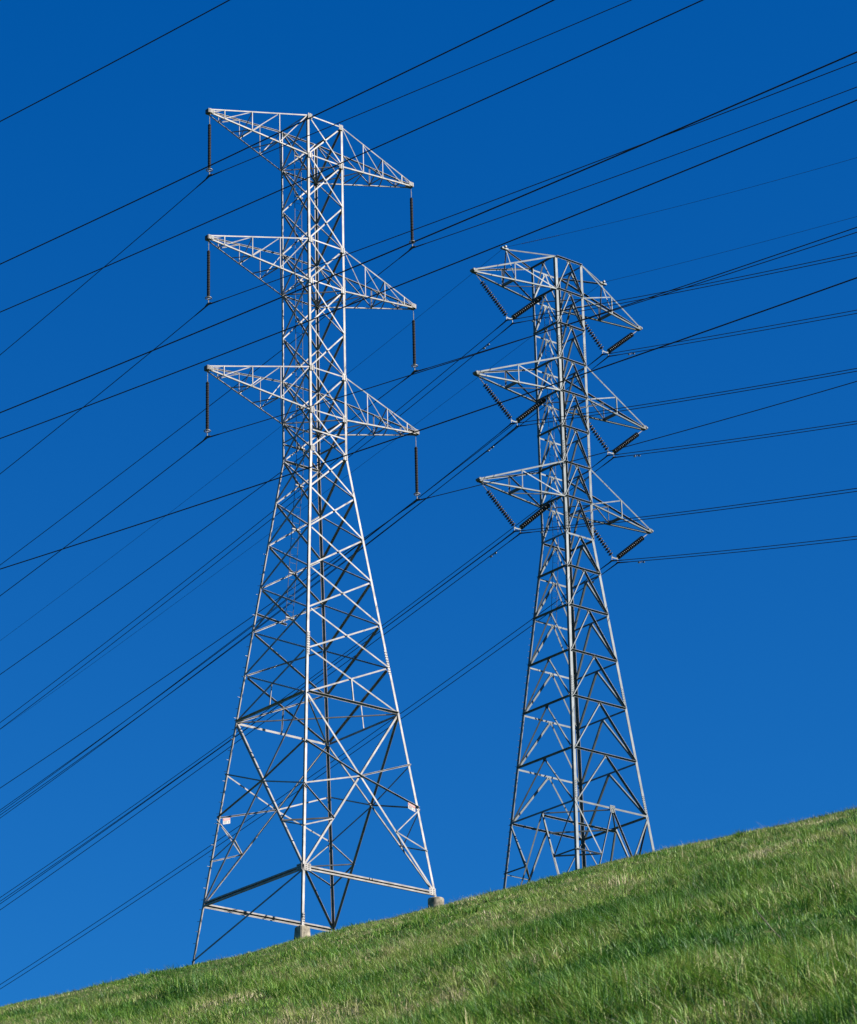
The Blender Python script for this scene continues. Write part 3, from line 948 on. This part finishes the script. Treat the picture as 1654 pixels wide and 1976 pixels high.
for i, (ka, kb) in enumerate((('BL1a', 'BL1b'), ('BL2a', 'BL2b'), ('BL3a', 'BL3b'), ('BR1a', 'BR1b'), ('BR2a', 'BR2b'), ('BR3a', 'BR3b'))):
    a, b = Vector(WIRES_B[ka][0]), Vector(WIRES_B[kb][0])
    s = -1 if ka[1] == 'L' else 1
    lvl = {1: 1, 2: 4, 3: 7}[int(ka[2])]
    zt = ZB[lvl] + PB.z
    yk = (a+b)/2 + Vector((0, 0, 0.27))
    v = empty("v_string_insulator", yk)
    tip = Vector((PB.x + s*(TIPB[lvl]-0.02), PB.y, zt-0.14)) - yk
    body = Vector((PB.x + s*(wfB(ZB[lvl])+0.02), PB.y, zt-0.06)) - yk
    el, er = Vector((-0.17, 0, 0)), Vector((0.17, 0, 0))
    string_part(v, tip, el if s < 0 else er, 16, 0.62, 0.10)
    string_part(v, body, er if s < 0 else el, 16, 0.30, 0.10)
    mb = MB()
    mb.prism([(-0.2, -0.012, 0.035), (-0.1, -0.012, -0.02), (0.1, -0.012, -0.02), (0.2, -0.012, 0.035), (0.25, -0.012, -0.085), (-0.25, -0.012, -0.085)], [(-0.2, 0.012, 0.035), (-0.1, 0.012, -0.02), (0.1, 0.012, -0.02), (0.2, 0.012, 0.035), (0.25, 0.012, -0.085), (-0.25, 0.012, -0.085)])
    mb.build("yoke_plate", M_STEEL_B, v)
    for w in (a, b):
        q = w - yk
        MB().tube([(q.x, 0, -0.07), (q.x, 0, q.z+0.03)], 0.016, 6).build("hanger_link", M_LIGHT, v)
        MB().tube([(q.x, -0.2, q.z-0.035), (q.x, -0.08, q.z+0.0), (q.x, 0, q.z+0.015), (q.x, 0.08, q.z+0.0), (q.x, 0.2, q.z-0.035)], [0.026, 0.045, 0.055, 0.045, 0.026], 8).build("suspension_clamp", M_BOLT, v)
    tag(v, "V shaped pair of insulator strings under the %s crossarm of the grey tower" % WHERE[ka[1:3]], "insulator", "V string insulators of the grey tower")

# ------------------------------------------------------------------ conductors
def wire_z(y, cl, ls, rs):
    d = y - cl[1]
    sl, cv = ls if d > 0 else rs
    far = 45.0
    ad = abs(d)
    if ad <= far: return cl[2] + sl*d + 0.5*cv*d*d
    sg = 1 if d > 0 else -1
    z0 = cl[2] + sl*sg*far + 0.5*cv*far*far
    s1 = sl + cv*sg*far
    return z0 + s1*(ad-far)*sg + 0.5*0.0011*(ad-far)**2

def conductor(cl, ls, rs, r, yl, yr, name="power_line", rod=True):
    ys = np.unique(np.concatenate([np.arange(-yr, 0, 1.5), [-0.9, -0.45, -0.2, 0, 0.2, 0.45, 0.9], np.arange(1.5, yl, 1.5)]))
    pts = [(0, y, wire_z(y+cl[1], cl, ls, rs)-cl[2]) for y in ys]
    o = MB().tube(pts, r, 6).build(name, M_WIRE, None, True)
    o.location = cl
    if rod:
        yy = [-1.0, -0.7, -0.3, 0, 0.3, 0.7, 1.0]
        MB().tube([(0, y, wire_z(y+cl[1], cl, ls, rs)-cl[2]-0.0) for y in yy], [r*1.15, r*1.5, r*1.7, r*1.75, r*1.7, r*1.5, r*1.15], 8).build("armor_rod", M_WIRE, o, True)
    return o
for key, (cl, ls, rs) in WIRES_A.items():
    o = conductor(cl, ls, rs, 0.0175, 150, 110)
    tag(o, "single dark conductor clamped below the %s insulator of the bright tower" % WHERE[key[1:]], "power line", "conductors of the bright tower")
for key, (cl, ls, rs) in WIRES_B.items():
    o = conductor(cl, ls, rs, 0.020, 150, 120)
    ab = "left hand wire" if key[3] == 'a' else "right hand wire"
    tag(o, "%s of the twin conductor below the grey tower's %s V string" % (ab, WHERE[key[1:3]]), "power line", "twin conductors of the grey tower")
for key, (cl, ls, rs) in EARTH.items():
    o = conductor(cl, ls, rs, 0.009, 150, 120, "earth_wire", False)
    tag(o, "thin earth wire resting on the %s peak of the grey tower" % ("left" if key == 'EL' else "right"), "earth wire", "earth wires of the grey tower")
NEARW = [(-37.0, (8.35085, .1203, .00132), "highest of the six thick wires, crossing only the top left corner"),
         (-37.0, (3.75443, .1203, .0007), "thick wire touching the very top of the bright tower"),
         (-30.2, (7.0498, .12355, .00061), "thick wire crossing the bright tower just below its top crossarm"),
         (-37.0, (-.83952, .1193, .00067), "thick wire passing between the top and middle right insulators of the bright tower"),
         (-30.2, (2.56683, .12256, .00079), "thick wire crossing the middle right crossarm of the bright tower"),
         (-30.2, (-1.86917, .12207, .00071), "lowest thick wire, crossing the waist of the bright tower and both towers")]
for x, (c0, c1, c2), lab in NEARW:
    ys = np.arange(-150, 150, 1.5)
    o = MB().tube([(0, y, c1*y + 0.5*c2*y*y) for y in ys], 0.0165, 6).build("power_line", M_WIRE, None, True)
    o.location = (x, -40, c0)
    tag(o, lab, "power line", "thick wires of a nearer line")

# dampers on the right hand wire of every twin conductor
def damper_proto():
    r = empty("vibration_damper")
    MB().tube([(0, -0.2, -0.075), (0, 0, -0.07), (0, 0.2, -0.075)], 0.008, 6).build("messenger_cable", M_BOLT, r)
    for y in (-1, 1):
        MB().tube([(0, y*0.12, -0.078), (0, y*0.13, -0.078), (0, y*0.25, -0.08), (0, y*0.27, -0.08)], [0.025, 0.045, 0.045, 0.03], 8).build("damper_weight", M_LIGHT if y > 0 else M_STEEL_B, r)
    MB().box((0, 0, -0.035), (0.014, 0, 0), (0, 0.03, 0), (0, 0, 0.05)).build("damper_clamp", M_LIGHT, r)
    return r
dp = None
for key in ('BL1b', 'BL2b', 'BL3b', 'BR1b', 'BR2b', 'BR3b'):
    cl, ls, rs = WIRES_B[key]
    for y, nm in ((2.3, "left"), (-1.9, "right")):
        o = dp = damper_proto() if dp is None else dp
        if 'label' in o: o = copy_tree(dp)
        o.location = (cl[0], cl[1]+y, wire_z(cl[1]+y, cl, ls, rs))
        o.rotation_euler = (math.atan(ls[0] if y > 0 else rs[0]), 0, 0)
        tag(o, "small vibration damper %s of the %s V string of the grey tower" % (nm, WHERE[key[1:3]]), "damper", "vibration dampers of the grey tower")
cl, ls, rs = EARTH['EL']
pts = []
for i in range(160):
    y = cl[1] - 1.4 - i*0.02
    a = i*0.72
    pts.append((cl[0]+0.03*math.cos(a), y, wire_z(y, cl, ls, rs)+0.03*math.sin(a)))
o = MB().tube(pts, 0.008, 5).build("spiral_damper", M_BOLT)
tag(o, "spiral damper coiled round the earth wire right of the left peak", "damper")

# dead stem standing askew in the grass
pp = []
for tx, tz in ((0, 0), (-0.05, 0.06), (-0.14, 0.16), (-0.20, 0.25), (-0.27, 0.34), (-0.32, 0.43)):
    wx_, wy_ = world_xy(3.79+tx, 35.3)
    pp.append((wx_, wy_, float(terrain(3.79, 35.3))+0.05+tz))
o = MB().tube(pp, [0.005, 0.0065, 0.006, 0.006, 0.005, 0.003], 6).build("dead_stem", M_TWIG, None, True)
tag(o, "bent brown dead stem leaning out of the grass at lower right", "stem")

# broad leaved weed
M_LEAF = noise_mat("weed_leaf", (0.035, 0.10, 0.012), (0.075, 0.16, 0.025), 12, 0.5, 0, 0.4)
wx_, wy_ = world_xy(2.9, 46.9)
wd = empty("leafy_weed", (wx_, wy_, float(terrain(2.9, 46.9))))
MB().tube([(0, 0, 0), (0.01, 0, 0.12), (0.03, 0.01, 0.22)], [0.006, 0.005, 0.003], 5).build("stem", M_LEAF, wd)
for k in range(7):
    a = k*2.4; z0 = 0.05+0.025*k; L = 0.16-0.012*k; wv = 0.042
    d = Vector((math.cos(a), math.sin(a), 0)); sdv = Vector((-d.y, d.x, 0))
    mb = MB(); prev = None
    for t, ww in ((0.0, .15), (0.3, .9), (0.6, 1.0), (0.85, .55), (1.0, .05)):
        c = d*L*t + Vector((0, 0, z0 + 0.10*t - 0.13*t*t))
        cur = [c-sdv*wv*ww, c+sdv*wv*ww, c+sdv*wv*ww-Vector((0, 0, .003)), c-sdv*wv*ww-Vector((0, 0, .003))]
        if prev: mb.prism(prev, cur)
        prev = cur
    mb.build("leaf", M_LEAF, wd)
tag(wd, "small broad leaved green weed standing alone in the grass", "weed")
